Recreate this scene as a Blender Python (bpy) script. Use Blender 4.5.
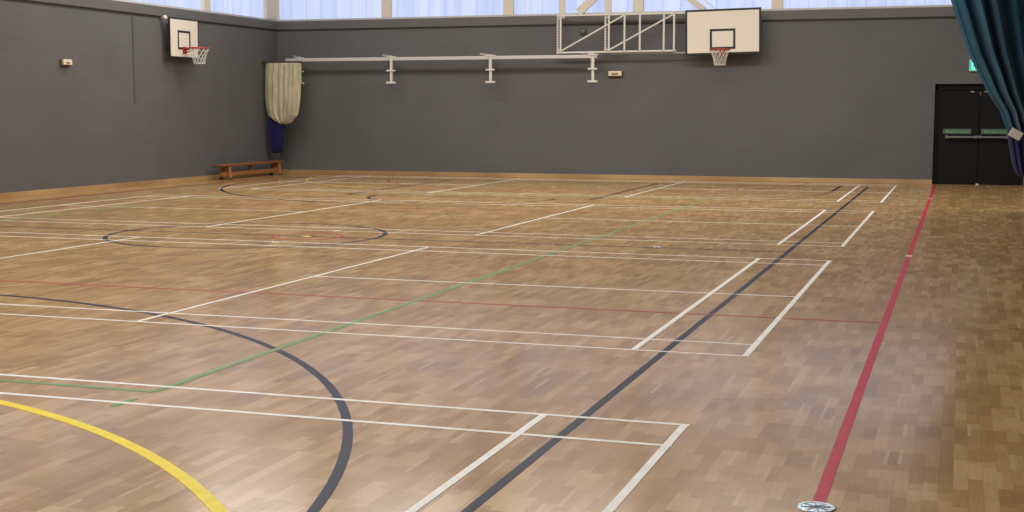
import bpy, bmesh, math, random
from mathutils import Vector, Matrix
random.seed(7)
for o in list(bpy.data.objects): bpy.data.objects.remove(o)
S = bpy.context.scene
COL = S.collection
PI = math.pi

# ------------------------------------------------------------ camera
YAW, PITCH, ROLL, FOC = 0.3188, -0.1069, 0.0007, 1355.1
cam = bpy.data.cameras.new('camera'); camo = bpy.data.objects.new('camera', cam); COL.objects.link(camo)
cam.sensor_fit = 'HORIZONTAL'; cam.sensor_width = 36; cam.lens = FOC/1024*36
cam.clip_start = .05; cam.clip_end = 200
camo.matrix_world = (Matrix.Translation((1.283, -8.8896, 1.6198)) @ Matrix.Rotation(YAW, 4, 'Z')
                     @ Matrix.Rotation(PI/2+PITCH, 4, 'X') @ Matrix.Rotation(ROLL, 4, 'Z'))
S.camera = camo
# ------------------------------------------------------------ world, exposure, lights
w = bpy.data.worlds.new('world'); S.world = w; w.use_nodes = True
w.node_tree.nodes['Background'].inputs[0].default_value = (.55, .65, .85, 1)
w.node_tree.nodes['Background'].inputs[1].default_value = .6
S.view_settings.view_transform = 'Standard'; S.view_settings.look = 'None'
S.view_settings.gamma = 1; S.view_settings.exposure = 0; S.view_settings.use_curve_mapping = False

XL, XR, YB, YF, HC = -15.47, 2.75, 22.61, -9.6, 7.3     # room
ZL, ZS, ZT = 3.66, 3.88, 6.3                              # ledge groove, sill, window top
FILL_POWER = 112
def fill_light(x, y, pw, col=(1, .975, .93)):
    l = bpy.data.lights.new('added_fill', 'AREA'); l.shape = 'RECTANGLE'; l.size = 2.8; l.size_y = 1.8  # overhead fill added out of frame to brighten the hall, no fitting modelled
    l.energy = pw; l.color = col
    o = bpy.data.objects.new('added_fill', l); COL.objects.link(o); o.location = (x, y, 7.2)
for x in (-13, -9.4, -5.8, -2.2, 1.2):
    for y, k in ((-6.5, 1.1), (-.5, 1.08), (5.5, 1.0), (11.5, .95), (16.3, 1.85)):
        if x > 0 and y < 15: continue
        fill_light(x, y, FILL_POWER*k)

# ------------------------------------------------------------ materials
def mat(name, col, rough=.6, metal=0, emit=None, estr=0, spec=.5, coat=0):
    m = bpy.data.materials.new(name); m.use_nodes = True
    b = m.node_tree.nodes['Principled BSDF']
    b.inputs['Base Color'].default_value = (*col, 1); b.inputs['Roughness'].default_value = rough
    b.inputs['Metallic'].default_value = metal; b.inputs['Specular IOR Level'].default_value = spec
    b.inputs['Coat Weight'].default_value = coat
    if emit: b.inputs['Emission Color'].default_value = (*emit, 1); b.inputs['Emission Strength'].default_value = estr
    return m
class NT:
    def __init__(s, m): s.nt = m.node_tree; s.b = s.nt.nodes['Principled BSDF']
    def n(s, t, **k):
        nd = s.nt.nodes.new(t)
        for a, v in k.items(): setattr(nd, a, v)
        return nd
    def l(s, a, b): s.nt.links.new(a, b)
    def math(s, op, a, b=None, c=None):
        nd = s.n('ShaderNodeMath', operation=op)
        for i, v in enumerate((a, b, c)):
            if v is None: continue
            if isinstance(v, (int, float)): nd.inputs[i].default_value = v
            else: s.l(v, nd.inputs[i])
        return nd.outputs[0]
    def mix(s, f, a, b, bt='MIX'):
        nd = s.n('ShaderNodeMix', data_type='RGBA', blend_type=bt)
        for i, v in ((0, f), (6, a), (7, b)):
            if isinstance(v, (int, float)): nd.inputs[i].default_value = v
            elif isinstance(v, tuple): nd.inputs[i].default_value = (*v, 1)
            else: s.l(v, nd.inputs[i])
        return nd.outputs[2]
    def ramp(s, f, stops):
        nd = s.n('ShaderNodeValToRGB'); s.l(f, nd.inputs[0]); e = nd.color_ramp.elements
        while len(e) < len(stops): e.new(.5)
        for el, (p, c) in zip(e, stops): el.position = p; el.color = (*c, 1)
        return nd.outputs[0]
def pos(t):
    g = t.n('ShaderNodeNewGeometry'); sp = t.n('ShaderNodeSeparateXYZ'); t.l(g.outputs['Position'], sp.inputs[0])
    return g, sp
def comb(t, x, y, z):
    c = t.n('ShaderNodeCombineXYZ')
    for i, v in enumerate((x, y, z)):
        if isinstance(v, (int, float)): c.inputs[i].default_value = v
        else: t.l(v, c.inputs[i])
    return c.outputs[0]

# floor: strips of oak parquet running along y
WOOD_A, WOOD_B, WOOD_C = (.215, .112, .040), (.372, .220, .086), (.61, .41, .21)
mf = mat('oak_parquet', WOOD_B, .3, spec=.12)
t = NT(mf); g, sp = pos(t)
sw, sl = .062, .28
row = t.math('FLOOR', t.math('DIVIDE', sp.outputs[0], sw))
wn = t.n('ShaderNodeTexWhiteNoise', noise_dimensions='1D'); t.l(row, wn.inputs['W'])
ys = t.math('ADD', t.math('DIVIDE', sp.outputs[1], sl), t.math('MULTIPLY', wn.outputs['Value'], 7.3))
cl = t.math('FLOOR', ys)
wn2 = t.n('ShaderNodeTexWhiteNoise', noise_dimensions='2D'); t.l(comb(t, row, cl, 0), wn2.inputs['Vector'])
# boards of three strips share a tendency
row3 = t.math('FLOOR', t.math('DIVIDE', sp.outputs[0], sw*3))
wn4 = t.n('ShaderNodeTexWhiteNoise', noise_dimensions='1D'); t.l(row3, wn4.inputs['W'])
cl3 = t.math('FLOOR', t.math('ADD', t.math('DIVIDE', sp.outputs[1], .34), t.math('MULTIPLY', wn4.outputs['Value'], 5.1)))
wn3 = t.n('ShaderNodeTexWhiteNoise', noise_dimensions='2D'); t.l(comb(t, row3, cl3, 0), wn3.inputs['Vector'])
gr = t.n('ShaderNodeTexNoise'); gr.inputs['Scale'].default_value = 1; gr.inputs['Detail'].default_value = 4
t.l(comb(t, t.math('MULTIPLY', sp.outputs[0], 90), t.math('MULTIPLY', sp.outputs[1], 5), wn2.outputs['Value']), gr.inputs['Vector'])
bigv = t.n('ShaderNodeTexNoise'); bigv.inputs['Scale'].default_value = .9; bigv.inputs['Detail'].default_value = 3
t.l(g.outputs['Position'], bigv.inputs['Vector'])
f1 = t.math('MULTIPLY_ADD', wn2.outputs['Value'], .26, t.math('MULTIPLY_ADD', wn3.outputs['Value'], .22, .11))
f2 = t.math('ADD', f1, t.math('MULTIPLY', gr.outputs['Fac'], .28))
f3 = t.math('ADD', f2, t.math('MULTIPLY_ADD', bigv.outputs['Fac'], .4, -.17))
colr = t.ramp(f3, [(.1, WOOD_A), (.5, WOOD_B), (.95, WOOD_C)])
fx = t.math('FRACT', t.math('DIVIDE', sp.outputs[0], sw)); fy = t.math('FRACT', ys)
wn5 = t.n('ShaderNodeTexWhiteNoise', noise_dimensions='2D'); t.l(comb(t, cl, row, 0), wn5.inputs['Vector'])
sliv = t.math('MULTIPLY', t.math('GREATER_THAN', wn5.outputs['Value'], .91), t.math('LESS_THAN', fx, .3))
colr = t.mix(t.math('MULTIPLY', sliv, .7), colr, (.52, .36, .19))
gap = t.math('MAXIMUM', t.math('LESS_THAN', fx, .025), t.math('LESS_THAN', fy, .006))
t.l(t.mix(t.math('MULTIPLY', gap, .3), colr, (.12, .055, .02)), t.b.inputs['Base Color'])
rn = t.n('ShaderNodeTexNoise'); rn.inputs['Scale'].default_value = 1.3; rn.inputs['Detail'].default_value = 3; t.l(g.outputs['Position'], rn.inputs['Vector'])
t.l(t.math('MULTIPLY_ADD', rn.outputs['Fac'],   .1, .13), t.b.inputs['Roughness'])
bp = t.n('ShaderNodeBump'); bp.inputs['Strength'].default_value = .12; bp.inputs['Distance'].default_value = .002
t.l(wn2.outputs['Value'], bp.inputs['Height']); t.l(bp.outputs[0], t.b.inputs['Normal'])

def wall_mat(name, axis):
    m = mat(name, (.105, .1, .095), .75, spec=.3); t = NT(m); g, sp = pos(t)
    v = comb(t, sp.outputs[axis], sp.outputs[2], 0)
    br = t.n('ShaderNodeTexBrick'); t.l(v, br.inputs['Vector'])
    br.inputs['Scale'].default_value = 1; br.inputs['Brick Width'].default_value = .45; br.inputs['Row Height'].default_value = .225
    br.inputs['Mortar Size'].default_value = .008; br.inputs['Mortar Smooth'].default_value = .6; br.inputs['Bias'].default_value = 0
    base = (.116, .1155, .1125)
    br.inputs['Color1'].default_value = (*[c*.985 for c in base], 1); br.inputs['Color2'].default_value = (*[c*1.02 for c in base], 1)
    br.inputs['Mortar'].default_value = (*[c*.925 for c in base], 1)
    nz = t.n('ShaderNodeTexNoise'); nz.inputs['Scale'].default_value = .7; nz.inputs['Detail'].default_value = 5; t.l(g.outputs['Position'], nz.inputs['Vector'])
    c = t.mix(1.0, br.outputs['Color'], t.ramp(nz.outputs['Fac'], [(.3, (.93, .93, .93)), (.7, (1.06, 1.06, 1.06))]), 'MULTIPLY')
    t.l(c, t.b.inputs['Base Color'])
    n2 = t.n('ShaderNodeTexNoise'); n2.inputs['Scale'].default_value = 40; t.l(g.outputs['Position'], n2.inputs['Vector'])
    h = t.math('ADD', t.math('MULTIPLY', br.outputs['Fac'], -1), t.math('MULTIPLY', n2.outputs['Fac'], .4))
    bp = t.n('ShaderNodeBump'); bp.inputs['Strength'].default_value = .25; bp.inputs['Distance'].default_value = .008
    t.l(h, bp.inputs['Height']); t.l(bp.outputs[0], t.b.inputs['Normal'])
    return m
mwx = wall_mat('painted_block_x', 0); mwy = wall_mat('painted_block_y', 1)
mledge = mat('ledge_paint', (.115, .11, .102), .6)
mgroove = mat('groove_dark', (.03, .029, .028), .8)
msill = mat('sill_metal', (.5, .5, .47), .5)
mceil = mat('ceiling_paint', (.6, .6, .58), .8)
mcream = mat('cream_steel', (.68, .61, .49), .5)
mwhite = mat('white_steel', (.66, .62, .55), .45)
mgrail = mat('pale_grey_steel', (.55, .53, .49), .4)
def pane_mat(axis):
    m = mat('translucent_pane', (.05, .05, .06), .4); t = NT(m); g, sp = pos(t)
    a = sp.outputs[axis]
    seg = t.math('FLOOR', t.math('DIVIDE', a, .42)); wn = t.n('ShaderNodeTexWhiteNoise', noise_dimensions='1D'); t.l(seg, wn.inputs['W'])
    fr = t.math('FRACT', t.math('DIVIDE', a, .42)); line = t.math('LESS_THAN', fr, .07)
    nz = t.n('ShaderNodeTexNoise'); nz.inputs['Scale'].default_value = 1; nz.inputs['Detail'].default_value = 3
    t.l(comb(t, t.math('MULTIPLY', a, 5), t.math('MULTIPLY', sp.outputs[2], .3), 0), nz.inputs['Vector'])
    f = t.math('SUBTRACT', t.math('MULTIPLY_ADD', wn.outputs['Value'], .35, nz.outputs['Fac']), t.math('MULTIPLY', line, .35))
    c = t.ramp(f, [(.2, (.46, .57, .90)), (.6, (.59, .69, .98)), (.95, (.72, .79, 1.0))])
    t.l(c, t.b.inputs['Emission Color']); t.b.inputs['Emission Strength'].default_value = .92
    return m
mpx = pane_mat(0); mpy = pane_mat(1)
mbase = mat('baseboard_wood', (.42, .23, .095), .45)
t = NT(mbase); g, sp = pos(t); nz = t.n('ShaderNodeTexNoise'); nz.inputs['Scale'].default_value = .6; t.l(g.outputs['Position'], nz.inputs['Vector'])
t.l(t.ramp(nz.outputs['Fac'], [(.35, (.33, .185, .075)), (.65, (.5, .32, .15))]), t.b.inputs['Base Color'])
def paint(name, col):
    m = mat(name, col, .3, spec=.04); t = NT(m); g, sp = pos(t)
    nz = t.n('ShaderNodeTexNoise'); nz.inputs['Scale'].default_value = 9; nz.inputs['Detail'].default_value = 5; t.l(g.outputs['Position'], nz.inputs['Vector'])
    t.l(t.mix(1.0, col, t.ramp(nz.outputs['Fac'], [(.3, (.86, .84, .82)), (.6, (1, 1, 1))]), 'MULTIPLY'), t.b.inputs['Base Color'])
    return m
pw_, pb_, pr_, pg_, py_ = (paint('paint_white', (.86, .84, .79)), paint('paint_black', (.016, .018, .04)),
    paint('paint_red', (.5, .035, .06)), paint('paint_green', (.16, .32, .12)), paint('paint_yellow', (.86, .68, .06)))
prt = paint('paint_red_thin', (.36, .075, .06))

# ------------------------------------------------------------ mesh helpers
def box(bm, c, d, rot=None):
    r = bmesh.ops.create_cube(bm, size=1)
    M = Matrix.Translation(c) @ (rot.to_4x4() if rot else Matrix()) @ Matrix.Diagonal((*d, 1))
    bmesh.ops.transform(bm, matrix=M, verts=r['verts']); return r['verts']
def bb(bm, x0, x1, y0, y1, z0, z1): return box(bm, ((x0+x1)/2, (y0+y1)/2, (z0+z1)/2), (abs(x1-x0), abs(y1-y0), abs(z1-z0)))
def tube(bm, pts, r, seg=8, closed=False, cap=True):
    pts = [Vector(p) for p in pts]; n = len(pts); rings = []; up = None
    for i, p in enumerate(pts):
        if closed: d = (pts[(i+1) % n]-pts[i-1])
        else: d = pts[min(i+1, n-1)]-pts[max(i-1, 0)]
        d.normalize()
        if up is None or abs(up.dot(d)) > .98: up = Vector((0, 0, 1)) if abs(d.z) < .9 else Vector((1, 0, 0))
        a = d.cross(up).normalized(); b = a.cross(d).normalized(); up = b
        rr = r[i] if isinstance(r, (list, tuple)) else r
        rings.append([bm.verts.new(p+a*math.cos(k/seg*2*PI)*rr+b*math.sin(k/seg*2*PI)*rr) for k in range(seg)])
    for i in range(n if closed else n-1):
        A, B = rings[i], rings[(i+1) % n]
        for k in range(seg): bm.faces.new((A[k], A[(k+1) % seg], B[(k+1) % seg], B[k]))
    if not closed and cap: bm.faces.new(rings[0][::-1]); bm.faces.new(rings[-1])
def bar(bm, a, b, w, d=None):          # square section bar between two points
    a, b = Vector(a), Vector(b); v = b-a; q = v.to_track_quat('Z', 'Y')
    box(bm, (a+b)/2, (w, d or w, v.length), q.to_matrix())
def lathe(bm, c, prof, seg=24, axis='Z'):
    rings = []
    for r, h in prof:
        ring = []
        for k in range(seg):
            a = k/seg*2*PI; x, y = r*math.cos(a), r*math.sin(a)
            p = {'Z': (x, y, h), 'Y': (x, h, y), 'X': (h, x, y)}[axis]
            ring.append(bm.verts.new(Vector(c)+Vector(p)))
        rings.append(ring)
    for A, B in zip(rings, rings[1:]):
        for k in range(seg): bm.faces.new((A[k], A[(k+1) % seg], B[(k+1) % seg], B[k]))
    bm.faces.new(rings[0][::-1]); bm.faces.new(rings[-1])
def mk(name, bm, m, parent=None, bevel=0, smooth=False, **props):
    bmesh.ops.recalc_face_normals(bm, faces=bm.faces)
    me = bpy.data.meshes.new(name); bm.to_mesh(me); bm.free(); me.materials.append(m)
    if smooth: me.polygons.foreach_set('use_smooth', [True]*len(me.polygons))
    o = bpy.data.objects.new(name, me); COL.objects.link(o)
    if parent:
        o.parent = parent; o.matrix_parent_inverse = Matrix.Translation(-parent.location)
    if bevel:
        md = o.modifiers.new('bevel', 'BEVEL'); md.width = bevel; md.segments = 2; md.limit_method = 'ANGLE'
    for k, v in props.items(): o[k] = v
    return o
def empty(name, loc, **props):
    o = bpy.data.objects.new(name, None); COL.objects.link(o); o.location = loc; o.empty_display_size = .2
    for k, v in props.items(): o[k] = v
    return o
NB = bmesh.new
ST = dict(kind='structure')

# ------------------------------------------------------------ room shell
bm = NB(); bb(bm, XL-.3, XR+.3, YF-.3, YB+.6, -.2, 0)
floor = mk('floor', bm, mf, **ST)
bm = NB(); bb(bm, XL-.3, XR+.3, YF-.3, YB+.6, HC, HC+.2); mk('ceiling', bm, mceil, **ST)
DX0, DX1, DZ = .705, 2.60, 2.21
bm = NB()
bb(bm, XL-.3, DX0, YB, YB+.4, 0, ZS); bb(bm, DX1, XR+.3, YB, YB+.4, 0, ZS); bb(bm, DX0, DX1, YB, YB+.4, DZ, ZS)
bb(bm, XL-.3, XR+.3, YB, YB+.4, ZT, HC); bb(bm, DX0, DX1, YB+.36, YB+.4, 0, DZ)
mk('wall_back', bm, mwx, **ST)
bm = NB(); bb(bm, XL-.3, XL, YF-.3, YB, 0, ZS); bb(bm, XL-.3, XL, YF-.3, YB, ZT, HC); mk('wall_left', bm, mwy, **ST)
bm = NB(); bb(bm, XR, XR+.3, YF-.3, YB, 0, HC); mk('wall_right', bm, mwy, **ST)
bm = NB(); bb(bm, XL, XR, YF-.3, YF, 0, ZS); bb(bm, XL, XR, YF-.3, YF, ZT, HC); mk('wall_front', bm, mwx, **ST)
# projecting band under the windows, with the dark joint below it
LP = .035
bm = NB(); bb(bm, XL, XR, YB-LP, YB, ZL+.012, ZS); mk('trim_1', bm, mledge, bevel=.006, **ST)
bm = NB(); bb(bm, XL, XL+LP, YF, YB-LP, ZL+.012, ZS); mk('trim_2', bm, mledge, bevel=.006, **ST)
bm = NB(); bb(bm, XR-LP, XR, YF, YB-LP, ZL+.012, ZS); mk('trim_3', bm, mledge, **ST)
bm = NB()
bb(bm, XL+.012, XR-.012, YB-.012, YB-.0005, ZL-.03, ZL+.012); mk('trim_4', bm, mgroove, **ST)
bm = NB(); bb(bm, XL+.0005, XL+.012, YF, YB-.012, ZL-.03, ZL+.012); mk('trim_5', bm, mgroove, **ST)
# baseboards
bm = NB(); bb(bm, XL+.02, DX0, YB-.02, YB, 0, .1); mk('baseboard_back', bm, mbase, bevel=.004, **ST)
bm = NB(); bb(bm, XL, XL+.02, YF, YB-.0, 0, .1); mk('baseboard_left', bm, mbase, bevel=.004, **ST)
bm = NB(); bb(bm, XR-.02, XR, YF, YB, 0, .1); mk('baseboard_right', bm, mbase, bevel=.004, **ST)

# ------------------------------------------------------------ windows: translucent panels between cream steel columns
COLX = [-15.47, -12.42, -9.22, -6.01, -2.78, .45, 2.75]
def win(n, a0, a1, side):
    h = .125
    fr, pn = NB(), NB()
    def B(b, u0, u1, d0, d1, z0, z1):
        if side == 'back': bb(b, u0, u1, YB+d0, YB+d1, z0, z1)
        elif side == 'left': bb(b, XL-d1, XL-d0, u0, u1, z0, z1)
        elif side == 'right': bb(b, XR+d0, XR+d1, u0, u1, z0, z1)
        else: bb(b, u0, u1, YF-d1, YF-d0, z0, z1)
    B(fr, a0, a1, .0, .16, ZS, ZS+.045); B(fr, a0, a1, .04, .16, ZT-.05, ZT)
    B(pn, a0, a1, .12, .15, ZS+.045, ZT-.05)
    o = mk('window_%d' % n, fr, msill, **ST)
    mk('window_pane', pn, mpx if side in ('back', 'front') else mpy, o)
n = 1
for a, b in zip(COLX[:5], COLX[1:5]+[XR]): win(n, a, b, 'back'); n += 1
LY = [YF, -6.5, -3.3, -.1, 3.1, 6.35, 9.55, 12.7, 15.95, 19.25, 22.61]
for a, b in zip(LY, LY[1:]): win(n, a, b, 'left'); n += 1
for a, b in zip(COLX[::2], COLX[2::2]): win(n, a, b, 'front'); n += 1  # unseen glowing panes behind the camera, added for the light they give
tn = 6
def trim(bm, m=mcream, **k):
    global tn
    mk('trim_%d' % tn, bm, m, **ST, **k); tn += 1
for x in COLX[1:-2]:
    bm = NB(); bb(bm, x-.125, x+.125, YB+.0, YB+.1, ZS+.045, HC); trim(bm, bevel=.006)
for y in LY[1:-1]:
    bm = NB(); bb(bm, XL-.1, XL, y-.14, y+.14, ZS+.045, HC); trim(bm, bevel=.006)
bm = NB(); bb(bm, XL-.1, XL+.03, YB-.06, YB+.11, ZS+.03, HC); trim(bm)      # corner column
bm = NB(); bb(bm, XL-.1, XL, YB-.5, YB-.04, ZS+.03, HC); trim(bm)
# diagonal bracing in front of the window behind the goal, with its gusset
bm = NB(); bar(bm, (-7.42, YB-.1, 3.93), (-6.34, YB-.1, 4.92), .07, .19); trim(bm, bevel=.005)
bm = NB(); bar(bm, (-4.42, YB-.1, 3.92), (-5.6, YB-.1, 4.82), .07, .13); trim(bm, bevel=.005)
bm = NB(); bb(bm, -6.79, -6.64, YB-.08, YB-.01, ZS-.0, HC); trim(bm, bevel=.004)
# vertical movement joint cover on the left wall
bm = NB(); bb(bm, XL, XL+.012, 16.17, 16.24, 1.77, ZL-.03); trim(bm, m=mat('joint_cover', (.085, .082, .078), .7))

# ------------------------------------------------------------ fire doors
mdoor = mat('door_black', (.006, .006, .006), .6, spec=.2); mdframe = mat('door_frame_black', (.012, .011, .01), .6, spec=.2)
mgrey = mat('bar_grey', (.15, .15, .14), .4); msig = mat('door_sign_green', (.05, .17, .075), .5)
mgrey2 = mat('closer_grey', (.35, .34, .32), .4); mletter = mat('sign_letters', (.32, .46, .3), .5); msigend = mat('sign_border', (.12, .12, .11), .5)
yd = YB+.14
bm = NB(); bb(bm, DX0, DX0+.06, yd-.03, yd+.09, 0, DZ-.0); bb(bm, DX1-.06, DX1, yd-.03, yd+.09, 0, DZ); bb(bm, DX0, DX1, yd-.03, yd+.09, 2.09, DZ)
fdw = mk('door_1', bm, mdframe, **ST)
def text_mesh(name, s, size, loc, rot, m, parent, ext=.001, align='CENTER'):
    cu = bpy.data.curves.new(name, 'FONT'); cu.body = s; cu.size = size; cu.extrude = ext; cu.align_x = align; cu.align_y = 'CENTER'
    tmp = bpy.data.objects.new('t', cu); COL.objects.link(tmp); bpy.context.view_layer.update()
    me = bpy.data.meshes.new_from_object(tmp.evaluated_get(bpy.context.evaluated_depsgraph_get()))
    bpy.data.objects.remove(tmp); me.name = name; me.materials.clear(); me.materials.append(m)
    me.transform(Matrix.Translation(loc) @ rot.to_4x4())
    o = bpy.data.objects.new(name, me); COL.objects.link(o); o.parent = parent
    o.matrix_parent_inverse = Matrix.Translation(-parent.location)
    return o
RY = Matrix.Rotation(PI/2, 3, 'X')     # text facing -y
xm = (DX0+DX1)/2+.0
xm = 1.655
for i, (a, b, s0, s1) in enumerate(((DX0+.065, xm-.006, .90, 1.49), (xm+.006, DX1-.065, 1.70, 2.27))):
    bm = NB(); bb(bm, a, b, yd, yd+.05, .012, 2.085)
    leaf = mk('door_leaf', bm, mdoor, fdw, bevel=.003)
    bm = NB(); bb(bm, s0, s1, yd-.004, yd-.0005, 1.115, 1.225); sg = mk('door_sign', bm, msigend, leaf, label='green push bar sign strip')
    bm = NB(); bb(bm, s0+.055, s1-.055, yd-.006, yd-.004, 1.122, 1.218)
    o = mk('door_sign_panel', bm, msig, leaf, label='green panel of the push bar sign')
    text_mesh('door_sign_lettering', 'Push bar to open', .064, (s0+(s1-s0)/2+.02, yd-.0065, 1.165), RY, mletter, leaf)
    bm = NB()                                        # small arrow tip
    box(bm, (s0+.085, yd-.0065, 1.165), (.03, .001, .03), Matrix.Rotation(PI/4, 3, 'Y'))
    mk('door_sign_arrow', bm, mletter, leaf)
    bm = NB(); tube(bm, [(s0+.06 if i == 0 else s0-.08, yd-.09, 1.045), (s1+.13 if i == 0 else s1-.0, yd-.09, 1.045)], .022, 10)
    for x in ((s0+.08, s1+.1) if i == 0 else (s0-.02, s1-.03)): bb(bm, x-.03, x+.03, yd-.09, yd, 1.01, 1.08)
    mk('panic_bar', bm, mgrey, leaf)
    bm = NB(); cxx = 1.49 if i == 0 else 1.78; bb(bm, cxx-.04, cxx+.04, yd-.04, yd, 2.025, 2.05)
    mk('door_closer', bm, mgrey2, leaf)
bm = NB(); bb(bm, xm-.012, xm+.012, yd-.015, yd-.0, 1.96, 2.03); mk('door_bolt', bm, mgrey, fdw)
bm = NB(); bb(bm, xm-.03, xm+.03, yd-.03, yd-.0, 0.0, .025); mk('door_gap_white', bm, mwhite, fdw)  # white block added to stand in for the white gap between the leaves

# exit sign above the doors
ex = empty('exit_sign', (1.69, YB, 2.49), label='lit green emergency exit sign above the black doors, partly behind the teal curtain', category='sign')
bm = NB(); bb(bm, 1.40, 1.98, YB-.05, YB, 2.48, 2.74); mk('sign_case', bm, mwhite, ex, bevel=.004)
bm = NB(); bb(bm, 1.415, 1.965, YB-.054, YB-.05, 2.495, 2.70)
mk('sign_face', bm, mat('exit_green', (.0, .35, .25), .4, emit=(.0, .42, .33), estr=1.0), ex)
mex = mat('exit_white', (.3, .8, .65), .4, emit=(.2, .8, .62), estr=.9)
bm = NB(); yy = YB-.056
def exq(pts):
    vs = [bm.verts.new((1.42+p[0], yy, 2.495+p[1])) for p in pts]; f = bm.faces.new(vs)
    r = bmesh.ops.extrude_face_region(bm, geom=[f]); bmesh.ops.translate(bm, vec=(0, -.001, 0), verts=[v for v in r['geom'] if isinstance(v, bmesh.types.BMVert)])
exq([(.03, .02), (.14, .02), (.14, .185), (.03, .185)])
exq([(.20, .10), (.27, .155), (.27, .12), (.36, .12), (.36, .08), (.27, .08), (.27, .045)])
mk('sign_symbol', bm, mex, ex)
bm = NB()                                     # running figure in the doorway
exq([(.07, .15), (.085, .168), (.1, .15), (.085, .135)])
exq([(.06, .13), (.1, .13), (.095, .085), (.065, .085)])
exq([(.065, .09), (.08, .09), (.07, .055), (.045, .04), (.04, .05), (.06, .06)])
exq([(.08, .09), (.095, .09), (.11, .06), (.12, .03), (.108, .027), (.1, .055)])
for v in bm.verts: v.co.y -= .0015
mk('running_figure', bm, mat('exit_dark', (0, .2, .14), .5, emit=(0, .3, .22), estr=.8), ex)

# ------------------------------------------------------------ floor markings (thin paint on the floor)
class Paint:
    def __init__(s, z): s.bm = NB(); s.z = z; s.k = 0
    def quad(s, pts):
        s.k = (s.k+1) % 9; zz = s.z+s.k*.00004
        a = [s.bm.verts.new((x, y, zz)) for x, y in pts]; b = [s.bm.verts.new((x, y, 0)) for x, y in pts]
        s.bm.faces.new(a)
        for i in range(4): s.bm.faces.new((a[i], b[i], b[(i+1) % 4], a[(i+1) % 4]))
    def rect(s, x0, x1, y0, y1): s.quad([(x0, y0), (x1, y0), (x1, y1), (x0, y1)])
    def arc(s, cx, cy, R, w, a0, a1, n=None):
        n = n or max(12, int(abs(a1-a0)*R/.15)); full = abs(a1-a0) > 6.28; z = s.z+.00045; s.z += .00001
        Rg = [[[s.bm.verts.new((cx+math.cos(a)*r, cy+math.sin(a)*r, h)) for h in (0, z)] for r in (R-w/2, R+w/2)]
              for a in [a0+(a1-a0)*i/n for i in range(n if full else n+1)]]
        for i in range(n if full else n):
            p, q = Rg[i], Rg[(i+1) % len(Rg)]
            s.bm.faces.new((p[0][1], p[1][1], q[1][1], q[0][1])); s.bm.faces.new((p[0][0], p[0][1], q[0][1], q[0][0])); s.bm.faces.new((p[1][1], p[1][0], q[1][0], q[1][1]))
        return
        n = n or max(12, int(abs(a1-a0)*R/.15)); A = [a0+(a1-a0)*i/n for i in range(n+1)]
        for p, q in zip(A, A[1:]):
            f = lambda a, r: (cx+math.cos(a)*r, cy+math.sin(a)*r)
            s.quad([f(p, R-w/2), f(p, R+w/2), f(q, R+w/2), f(q, R-w/2)])
def finish(p, name, m, label): mk(name, p.bm, m, floor, label=label)
CX, CY = -7.57, 6.86
# badminton courts, white
courts = [(-8.15, -2.05), (0, 6.1), (7.685, 13.785), (15.97, 22.07)]
W4 = .04
for i, (a, b) in enumerate(courts):
    p = Paint(.0020)
    wl = (.036, .028, .02, .016)[i]
    for y in (a, a+.46, b-.46-wl, b-wl): p.rect(-13.4, 0, y, y+wl)
    for x in (-W4-.01, -.76-W4-.01, -4.72, -8.72, -12.64, -13.4): p.rect(x+.003, x+(W4+.005 if x > -1 else .036), a, b)
    for x0, x1 in ((-4.72, 0), (-13.4, -8.68)): p.rect(x0, x1, (a+b)/2-wl/2, (a+b)/2+wl/2)
    finish(p, 'badminton_court_lines', pw_, 'white badminton court lines')
# basketball court, black
p = Paint(.0010); HW, HL, KW = 7.0, 14.0, .05
for x in (CX-HW, CX+HW): p.rect(x-KW/2, x+KW/2, CY-HL, CY+14.15)
p.rect(CX-HW, CX+HW, CY-.025, CY+.025); p.rect(CX-HW, CX+HW, CY-HL, CY-HL+.05); p.rect(CX-HW, CX+HW, CY+HL, CY+HL+.04)
p.arc(CX, CY, 1.8, .06, 0, 2*PI, 96)
p.arc(-7.53, -5.55, 6.54, .052, math.radians(0), PI, 140)
yf = 2*CY+5.55; p.arc(CX-.05, yf-.2, 6.46, .065, PI, 1.5*PI, 80); p.arc(CX-.05, yf-.2, 6.46, .022, 1.5*PI, 2*PI, 80)
for s in (-1, 1): p.rect(CX+s*6.42-.03, CX+s*6.42+.03, yf-.2, 21.2)
for s in (-1, 1): p.rect(CX+s*2.45-.03, CX+s*2.45+.03, 15.06, 20.86)
p.rect(CX-2.45, CX+2.45, 15.03, 15.08); p.arc(CX, 15.06, 1.8, .05, PI, 2*PI, 48)
finish(p, 'basketball_court_lines', pb_, 'black basketball court lines')
# netball, red
p = Paint(.0014); NXc = -6.84
p.rect(.747, .80, -3.3, 22.25); finish(p, 'netball_side_line', pr_, 'wide red side line')
p = Paint(.0013)
for y in (1.78, 11.94): p.rect(-14.47, .74, y-.025, y+.025)
p.rect(-14.5, -14.44, -8.4, 22.1); p.rect(-14.47, .74, 22.07, 22.11)
p.arc(-6.7, CY, .45, .055, 0, 2*PI, 48); p.arc(NXc, 22.1, 4.9, .05, PI, 2*PI, 90)
finish(p, 'netball_court_lines', prt, 'thin red netball court lines')
# volleyball, green
p = Paint(.0016)
for x in (-3.1, -12.1): p.rect(x-.024, x+.024, -2.22, 9.5); p.rect(x-.017, x+.017, 9.5, 15.9)
for y in (-2.22, 15.88): p.rect(-12.1, -3.1, y-.018, y+.018)
p.rect(-3.125, -3.075, -2.62, -2.42)
finish(p, 'volleyball_court_lines', pg_, 'green volleyball court lines')
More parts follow.
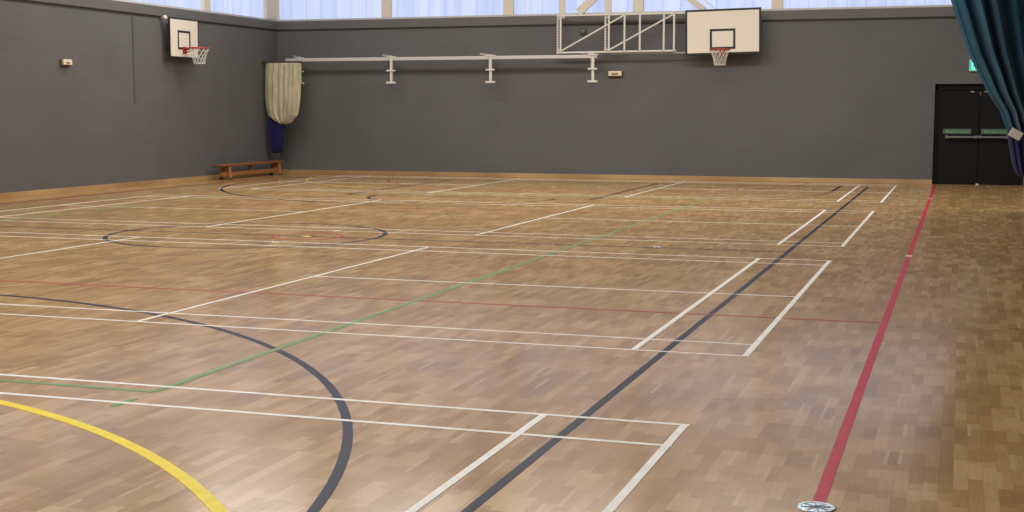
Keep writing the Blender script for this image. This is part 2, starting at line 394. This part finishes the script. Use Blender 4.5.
# goal areas, yellow
p = Paint(.0018); p.arc(-5.51, -7.89, 5.45, .064, 0, PI*.62, 110); finish(p, 'goal_area_line', py_, 'curved yellow goal area line')
p = Paint(.0018); p.arc(-9.0, 21.83, 4.72, .022, PI, PI*1.38, 60); p.rect(-6.76, -6.66, CY-.05, CY+.05); finish(p, 'goal_area_line', py_, 'faint yellow goal area line')
p = Paint(.0024)
for y in (6.86, 17.4): p.rect(.735, .812, y-.05, y+.05)
finish(p, 'centre_tick', pw_, 'white ticks across the red line')

# ------------------------------------------------------------ floor sockets
mchrome = mat('socket_chrome', (.4, .48, .56), .22, metal=1); mdk = mat('socket_dark', (.03, .03, .03), .5)
sk = empty('floor_socket', (.772, -3.352, 0), label='round chrome floor socket cover at the near end of the red line', category='floor socket')
bm = NB(); lathe(bm, (.772, -3.352, 0), [(.078, 0), (.078, .003), (.074, .006), (.064, .006), (.062, .0045), (.001, .0045)], 40); mk('cover_plate', bm, mchrome, sk)
bm = NB()
for k in range(4):
    a = k*PI/4+.2; box(bm, (.772, -3.352, .0055), (.12, .007, .002), Matrix.Rotation(a, 3, 'Z'))
mk('cover_ribs', bm, mat('socket_rib', (.2, .23, .26), .3, metal=1), sk)
bm = NB(); lathe(bm, (.772, -3.352, 0), [(.013, .004), (.013, .0075), (.001, .0075)], 20); mk('key_hole', bm, mdk, sk)
mplate = mat('socket_white_metal', (.62, .62, .6), .35, metal=.3)
for x, y, lb in ((-2.12, 6.95, 'small pale floor socket plate on the middle line, right of the green line'),
                 (-6.72, 6.03, 'small pale floor socket plate at the near edge of the centre circle'),
                 (-6.69, 7.72, 'small pale floor socket plate behind the small red circle')):
    e = empty('floor_socket', (x, y, 0), label=lb, category='floor socket', group='small pale floor socket plates')
    bm = NB(); lathe(bm, (x, y, 0), [(.05, 0), (.05, .003), (.046, .005), (.001, .005)], 24); mk('cover_plate', bm, mplate, e)
    bm = NB(); lathe(bm, (x, y, 0), [(.015, .004), (.015, .0065), (.001, .0065)], 12); mk('key_hole', bm, mdk, e)

# ------------------------------------------------------------ basketball goals
mboard = mat('board_cream', (.74, .67, .56), .45); mblk = mat('board_black', (.012, .011, .011), .5)
mrim = mat('rim_red', (.42, .035, .03), .45); mnet = mat('net_cord', (.62, .58, .5), .8); mdkm = mat('dark_metal', (.05, .048, .045), .5)
def goal(g, T, W, H, z0, sq, rim_z, border, rim_off=0, bracket=True):
    """T maps local (u across, d out of the wall, z) to the world"""
    def B(b, u0, u1, d0, d1, za, zb):
        P = [T(u, d, z) for u in (u0, u1) for d in (d0, d1) for z in (za, zb)]
        xs, ys, zs = zip(*P); bb(b, min(xs), max(xs), min(ys), max(ys), min(zs), max(zs))
    bm = NB(); B(bm, -W/2, W/2, 0, .03, z0, z0+H); board = mk('backboard', bm, mboard, g)
    bm = NB(); e = border
    for a in ((-W/2-.004, W/2+.004, z0-.004, z0+e), (-W/2-.004, W/2+.004, z0+H-e, z0+H+.004), (-W/2-.004, -W/2+e, z0+e, z0+H-e), (W/2-e, W/2+.004, z0+e, z0+H-e)):
        B(bm, a[0], a[1], -.002, .034, a[2], a[3])
    mk('board_border', bm, mblk, board)
    u0, u1, s0, s1, lw = sq; bm = NB()
    for a in ((u0, u1, s0, s0+lw), (u0, u1, s1-lw, s1), (u0, u0+lw, s0+lw, s1-lw), (u1-lw, u1, s0+lw, s1-lw)): B(bm, a[0], a[1], .0301, .033, a[2], a[3])
    mk('target_square', bm, mblk, board)
    R = .225; dc = .03+.15+R; uc = (u0+u1)/2+rim_off
    hp = empty  # rim, its plate and the two struts
    bm = NB(); tube(bm, [T(uc+R*math.cos(a), dc+R*math.sin(a), rim_z) for a in [k/36*2*PI for k in range(36)]], .014, 8, closed=True)
    B(bm, uc-.07, uc+.07, .034, .046, rim_z-.12, rim_z+.03); B(bm, uc-.05, uc+.05, .04, .19, rim_z-.012, rim_z+.012)
    for s in (-1, 1): tube(bm, [T(uc+s*.05, .045, rim_z-.1), T(uc+s*.12, dc-R*.8, rim_z-.01)], .009, 6)
    mk('rim', bm, mrim, g)
    bm = NB(); N = 12; lv = [(R, 0), (.175, -.10), (.15, -.18), (.132, -.26), (.125, -.33)]
    for s in (0, 1):
        for k in range(N):
            pts = []
            for i, (r, z) in enumerate(lv):
                a = (k+((i*(.5) if s else -i*.5)))/N*2*PI; pts.append(T(uc+r*math.cos(a), dc+r*math.sin(a), rim_z-.012+z))
            tube(bm, pts, .006, 5)
    tube(bm, [T(uc+.125*math.cos(k/24*2*PI), dc+.125*math.sin(k/24*2*PI), rim_z-.345) for k in range(24)], .009, 5, closed=True)
    mk('net', bm, mnet, g)
    return board
# far goal
gx, gy, gz0 = -3.945, 22.28, 2.93
g1 = empty('basketball_goal', (gx, YB, gz0), label='wide cream basketball goal on the far wall with white folding side frame', category='basketball goal')
Tf = lambda u, d, z: (gx+u, gy-d, z)
goal(g1, Tf, 1.72, 1.02, gz0-.03, (-.3, .285, 3.015, 3.475, .052), 2.99, .042)
Mr = Matrix.Translation((gx, gy, 3.41)) @ Matrix.Rotation(-.018, 4, 'Y') @ Matrix.Translation((-gx, -gy, -3.41))
for o in [c for c in COL.objects if c.parent in (g1,) or (c.parent and c.parent.parent == g1)]: o.data.transform(Mr)
bm = NB()
for x in (gx-.6, gx+.6): tube(bm, [(x, gy+.02, 3.7), (x, YB-.05, 3.7)], .025, 8); tube(bm, [(x, gy+.02, 3.1), (x, YB, 3.1)], .025, 8)
bb(bm, gx-.8, gx+.8, gy+.002, gy+.035, 3.06, 3.12); bb(bm, gx-.8, gx+.8, gy+.002, gy+.035, 3.68, 3.74); bb(bm, gx-.03, gx+.03, gy+.002, gy+.035, 3.1, 3.7)
mk('wall_bracket', bm, mwhite, g1)
fy = 22.3
def V(x, z, y=fy): return (x, y, z)
frz0, frz1 = 2.985, 3.855
mperf = mat('perforated_steel', (.66, .62, .55), .45); t = NT(mperf); g, sp = pos(t)
t.l(t.mix(t.math('LESS_THAN', t.math('FRACT', t.math('DIVIDE', sp.outputs[2], .06)), .35), (.62, .58, .5), (.25, .23, .2)), t.b.inputs['Base Color'])
def fbar(name, a, b, w=.045):
    w *= .82 
    bm = NB(); bar(bm, a, b, w); mk(name, bm, mwhite, g1, bevel=.003)
fbar('frame_rail', V(-7.90, frz1), V(-4.8, frz1), .05); fbar('frame_rail', V(-7.90, frz0), V(-5.03, frz0+.015), .05)
bm = NB(); tube(bm, [V(-6.6, 2.945, fy+.08), V(-4.8, 2.955, fy+.08)], .014, 6); mk('frame_rail', bm, mgrail, g1)
for x in (-7.80, -6.625, -6.25, -5.885, -5.32, -5.08): fbar('frame_post', V(x, frz0), V(x, frz1), .05)
for x in (-7.885, -6.72):                       # perforated channels
    bm = NB(); bar(bm, V(x, frz0-.04, fy+.05), V(x, frz1, fy+.05), .045)
    mk('frame_channel', bm, mperf, g1)
fbar('frame_brace', V(-7.78, 3.03, fy-.0), V(-6.27, 3.83), .04); fbar('frame_brace', V(-6.61, 3.04), V(-5.1, 3.83), .04)
bm = NB(); bar(bm, (-7.85, YB-.03, frz1-.05), (-7.85, YB-.03, 5.4), .14, .05); mk('mounting_channel', bm, mcream, g1)
for x, z in ((-7.85, 3.8), (-7.85, 3.05), (-6.7, 3.8), (-6.7, 3.05)):
    bm = NB(); bb(bm, x-.03, x+.03, fy+.02, YB, z-.02, z+.02); mk('frame_hinge', bm, mwhite, g1)
bm = NB(); tube(bm, [(-4.1, gy, 3.9), (-4.6, YB-.02, 4.3)], .004, 5); mk('stay_cable', bm, mdkm, g1)

# left goal, narrow board on the left wall
lx, ly, lz0 = -15.28, 17.86, 2.78
g2 = empty('basketball_goal', (XL, ly, lz0), label='narrow cream basketball goal on the left wall', category='basketball goal')
Tl = lambda u, d, z: (lx+d, ly+u, z)
goal(g2, Tl, 1.18, .87, lz0, (-.27, .25, 2.965, 3.385, .05), 3.0, .028)
for z in (2.95, 3.5):
    bm = NB(); bb(bm, lx-.04, lx-.002, ly-.4, ly+.4, z-.03, z+.03)
    for y in (ly-.35, ly+.35): tube(bm, [(lx-.01, y, z), (XL+.001, y, z)], .02, 8)
    mk('wall_bracket', bm, mdkm, g2)
bm = NB(); lathe(bm, (lx-.06, ly-.62, 3.64), [(.001, -.05), (.035, -.04), (.05, 0), (.035, .04), (.001, .05)], 14); tube(bm, [(XL+.02, ly-.6, 3.64), (lx, ly-.55, 3.62)], .015, 6)
mk('bracket_knob', bm, mwhite, g2, smooth=True)

# ------------------------------------------------------------ white wall rail with hanging brackets
er = empty('equipment_rail', (-11, YB, 2.9), label='long pale horizontal rail on the far wall with four hanging brackets', category='wall rail')
ry = 22.2
bm = NB(); bb(bm, -15.0, -6.88, ry-.04, ry+.04, 2.845, 2.925); mk('rail_bar', bm, mgrail, er, bevel=.006)
for x in (-14.6, -12.1, -9.51, -6.97):
    bm = NB(); bar(bm, (x-.42, YB-.0, 2.995), (x+.02, ry-.05, 2.935), .045, .045); bb(bm, x-.12, x+.13, ry-.06, ry-.04, 2.915, 2.945); mk('wall_arm', bm, mwhite, er)
    bm = NB(); bb(bm, x-.03, x+.03, ry-.06, ry-.0, 2.29, 2.9)
    h = mk('hanging_bracket', bm, mwhite, er, bevel=.004)
    bm = NB(); bb(bm, x-.12, x+.12, ry-.09, ry-.045, 2.28, 2.325); mk('cross_peg', bm, mwhite, h, bevel=.004)
    bm = NB(); bb(bm, x-.115, x+.115, ry-.09, ry-.045, 2.575, 2.615); mk('cross_peg', bm, mwhite, h, bevel=.004)
    bm = NB(); bar(bm, (x-.03, ry-.03, 2.6), (x-.16, YB-.1, 2.9), .03); mk('stay', bm, mwhite, h)

# ------------------------------------------------------------ curtains
def fabric(name, a, b, sc=9, axisblend=0):
    m = mat(name, a, .9, spec=.15); t = NT(m); g, sp = pos(t)
    nz = t.n('ShaderNodeTexNoise'); nz.inputs['Scale'].default_value = sc; nz.inputs['Detail'].default_value = 5
    t.l(comb(t, sp.outputs[0], sp.outputs[1], t.math('MULTIPLY', sp.outputs[2], .15)), nz.inputs['Vector'])
    t.l(t.ramp(nz.outputs['Fac'], [(.3, a), (.7, b)]), t.b.inputs['Base Color'])
    t.b.inputs['Sheen Weight'].default_value = .15
    return m
mteal = fabric('teal_fabric', (.007, .052, .094), (.014, .088, .145), 5)
mnavy = fabric('navy_fabric', (.008, .008, .05), (.013, .012, .075), 8)
mnetting = fabric('cream_netting', (.34, .30, .20), (.60, .54, .38), 14)
def interp(tab, z):
    tab = sorted(tab); 
    if z <= tab[0][0]: return tab[0][1:]
    for p, q in zip(tab, tab[1:]):
        if z <= q[0]:
            f = (z-p[0])/(q[0]-p[0]); return tuple(a+(b-a)*f for a, b in zip(p[1:], q[1:]))
    return tab[-1][1:]
def loft(name, tab, yc, m, parent, nf, amp, nz=60, nt=240, ph=0, label=None, jit=.5, lean=0):
    """closed fabric tube; tab rows: z, x left, x right, half depth"""
    rnd = random.Random(ph*7+3); phs = [rnd.uniform(-jit, jit) for _ in range(nf*2)]
    z0, z1 = min(r[0] for r in tab), max(r[0] for r in tab); bm = NB(); rings = []
    for i in range(nz+1):
        z = z0+(z1-z0)*i/nz; xl, xr, hd = interp(tab, z); ring = []
        for k in range(nt):
            a = k/nt*2*PI; q = a/(2*PI)*nf
            j = int(q) % nf; fr = q-int(q)
            pw = phs[j]*(1-fr)+phs[(j+1) % nf]*fr
            rip = math.cos(2*PI*q+2.2*pw+.35*math.sin(z*1.7+j*.0+ph)) 
            rip = (abs(rip)**.8)*(1 if rip > 0 else -1)
            rip *= (.75+.5*math.sin(a*3+ph))
            hw = (xr-xl)/2
            c, s = math.cos(a), math.sin(a)
            x = (xl+xr)/2+hw*c*(1+amp*rip*.25/max(hw, .05)*abs(s)*0)
            y = yc+s*(hd+amp*rip)
            x += amp*.25*rip*(-1 if c > 0 else 1)*abs(c)
            ring.append(bm.verts.new((x, y, z)))
        rings.append(ring)
    for A, B in zip(rings, rings[1:]):
        for k in range(nt): bm.faces.new((A[k], A[(k+1) % nt], B[(k+1) % nt], B[k]))
    bm.faces.new(rings[0][::-1]); bm.faces.new(rings[-1])
    o = mk(name, bm, m, parent, smooth=True)
    if label: o['label'] = label
    return o
tc = empty('divider_curtain', (2.2, 14.6, 0), label='teal divider curtain drawn back at the right with navy hem', category='curtain')
ty = 14.55
T1 = [(1.2, 2.05, 2.64, .1), (1.34, 1.985, 2.66, .13), (1.47, 1.93, 2.66, .14), (1.60, 1.885, 2.66, .16), (1.89, 1.69, 2.66, .2), (2.23, 1.52, 2.66, .24), (2.55, 1.36, 2.66, .27),
      (3.0, 1.20, 2.66, .3), (3.41, 1.06, 2.66, .32), (4.2, .82, 2.66, .34), (5.2, .55, 2.66, .34), (6.7, .2, 2.66, .3)]
loft('curtain_cloth', T1, ty, mteal, tc, 15, .15, nz=120, nt=480, ph=1)
T2 = [(.56, 2.24, 2.5, .05), (.59, 2.16, 2.6, .13), (.7, 2.11, 2.66, .17), (.85, 2.07, 2.68, .18), (1.1, 2.02, 2.66, .16), (1.25, 1.99, 2.66, .16), (1.34, 1.99, 2.6, .15), (1.4, 2.06, 2.55, .06)]
loft('hem_bag', T2, ty-.02, mnavy, tc, 14, .03, nz=40, nt=240, ph=2, label='navy lower hem gathered into a bag')
bm = NB(); box(bm, (2.115, ty-.26, 1.25), (.2, .02, .14), Matrix.Rotation(.5, 3, 'Y')); mk('tie_tag', bm, mwhite, tc, bevel=.01)
bm = NB(); bb(bm, .1, 2.7, ty-.03, ty+.03, 6.7, 6.78); mk('track', bm, mwhite, tc)
for x in (.3, 1.4, 2.5):
    bm = NB(); tube(bm, [(x, ty, 6.78), (x, ty, HC)], .01, 6); mk('track_hanger', bm, mdkm, tc)

nc = empty('divider_net', (-14.9, 21.85, .6), label='cream netting curtain bunched in the far left corner with navy bag below', category='curtain')
ny = 21.85
T3 = [(1.27, -15.0, -14.8, .03), (1.31, -15.12, -14.7, .1), (1.39, -15.22, -14.64, .15), (1.5, -15.34, -14.53, .17), (1.7, -15.39, -14.48, .18), (2.0, -15.41, -14.44, .18), (2.5, -15.40, -14.42, .16), (2.77, -15.38, -14.42, .12), (2.80, -15.38, -14.42, .09)]
loft('netting', T3, ny, mnetting, nc, 20, .05, nz=60, nt=360, ph=3)
T4 = [(.55, -15.22, -15.02, .04), (.60, -15.31, -14.96, .09), (.75, -15.36, -14.94, .12), (1.0, -15.38, -14.93, .12), (1.2, -15.40, -14.88, .13), (1.35, -15.41, -14.86, .12), (1.45, -15.36, -15.0, .06)]
loft('hem_bag', T4, ny+.03, mnavy, nc, 10, .018, nz=30, nt=160, ph=4, label='navy bag at the bottom of the netting')
bm = NB(); bb(bm, XL, -14.40, ny-.05, ny+.05, 2.80, 2.845); mk('top_rail', bm, mat('rail_brown', (.05, .035, .028), .6), nc)

# ------------------------------------------------------------ bench by the left wall
mbw = mat('bench_wood', (.32, .115, .035), .38)
t = NT(mbw); g, sp = pos(t); nz = t.n('ShaderNodeTexNoise'); nz.inputs['Scale'].default_value = 1; nz.inputs['Detail'].default_value = 4
t.l(comb(t, t.math('MULTIPLY', sp.outputs[0], 60), t.math('MULTIPLY', sp.outputs[1], 3), t.math('MULTIPLY', sp.outputs[2], 60)), nz.inputs['Vector'])
t.l(t.ramp(nz.outputs['Fac'], [(.3, (.2, .06, .018)), (.7, (.33, .115, .035))]), t.b.inputs['Base Color'])
mbl = mat('bench_wood_pale', (.38, .16, .055), .4); mrub = mat('rubber_black', (.015, .015, .015), .7)
BX, BY0, BY1, BH = -15.12, 19.0, 22.0, .36
be = empty('gym_bench', (BX, (BY0+BY1)/2, 0), label='long low wooden gym bench along the left wall in the corner', category='bench')
bm = NB(); bb(bm, BX-.125, BX+.125, BY0, BY1, BH-.048, BH); mk('seat', bm, mbw, be, bevel=.01)
bm = NB(); bb(bm, BX-.05, BX+.05, BY0+.12, BY1-.12, .08, .17); mk('lower_beam', bm, mbl, be, bevel=.006)
for y in (BY0+.32, BY1-.22):
    bm = NB()
    for s in (-1, 1): bar(bm, (BX+s*.125, y, .02), (BX+s*.085, y, BH-.035), .07, .055)
    bb(bm, BX-.1, BX+.1, y-.015, y+.015, .07, BH-.035)
    lg = mk('leg_frame', bm, mbl, be, bevel=.004)
    for s in (-1, 1):
        bm = NB(); bb(bm, BX+s*.125-.04, BX+s*.125+.04, y-.035, y+.035, 0, .03); mk('rubber_foot', bm, mrub, lg)
bm = NB(); bb(bm, BX-.11, BX+.11, BY0-.06, BY0+.01, BH-.06, BH-.035)
mk('end_hook', bm, mrub, be)
for x in (BX-.06, BX+.06):
    for y in (BY0+.32, BY1-.22):
        bm = NB(); lathe(bm, (x, y, BH), [(.018, -.002), (.018, .003), (.001, .004)], 12); mk('bolt_cap', bm, mwhite, be)
bm = NB(); bb(bm, BX-.03, BX+.03, (BY0+BY1)/2-.06, (BY0+BY1)/2+.06, .165, BH-.035); mk('centre_strut', bm, mbw, be)

# ------------------------------------------------------------ wall lights and sounder
mlite = mat('light_cream', (.72, .64, .44), .5); mlin = mat('light_inner', (.3, .17, .08), .6); mcase = mat('light_case', (.16, .1, .06), .6)
def bulk(T, u0, u1, z0, z1, label):
    e = empty('wall_light', T((u0+u1)/2, 0, z0), label=label, category='wall light')
    def B(b, a0, a1, d0, d1, za, zb):
        P = [T(u, d, z) for u in (a0, a1) for d in (d0, d1) for z in (za, zb)]
        xs, ys, zs = zip(*P); bb(b, min(xs), max(xs), min(ys), max(ys), min(zs), max(zs))
    bm = NB(); B(bm, u0-.015, u1+.015, 0, .06, z0-.015, z1+.005); mk('case', bm, mcase, e, bevel=.01)
    bm = NB(); B(bm, u0, u1, .06, .09, z0+.005, z1); mk('cover', bm, mlite, e, bevel=.008)
    bm = NB(); B(bm, u0+.08, u1-.08, .0905, .094, z0+.025, z1-.045); mk('inset', bm, mlin, e)
    return e
bulk(lambda u, d, z: (u, YB-d, z), -6.69, -6.37, 2.43, 2.55, 'small cream wall light box on the far wall below the goal frame')
bulk(lambda u, d, z: (XL+d, u, z), 13.7, 13.97, 2.50, 2.61, 'small cream wall light box on the left wall')
al = empty('alarm_sounder', (-7.33, YB, 3.49), label='small round dark sounder on the far wall behind the white frame', category='alarm')
bm = NB(); lathe(bm, (-7.33, YB, 3.49), [(.075, 0), (.075, -.04), (.06, -.08), (.03, -.1), (.001, -.105)], 24, 'Y'); mk('dome', bm, mat('sounder_grey', (.13, .125, .11), .35), al, smooth=True)
bm = NB(); lathe(bm, (-7.33, YB, 3.49), [(.09, 0), (.09, -.02), (.076, -.03), (.001, -.03)], 24, 'Y'); mk('base', bm, mdkm, al)
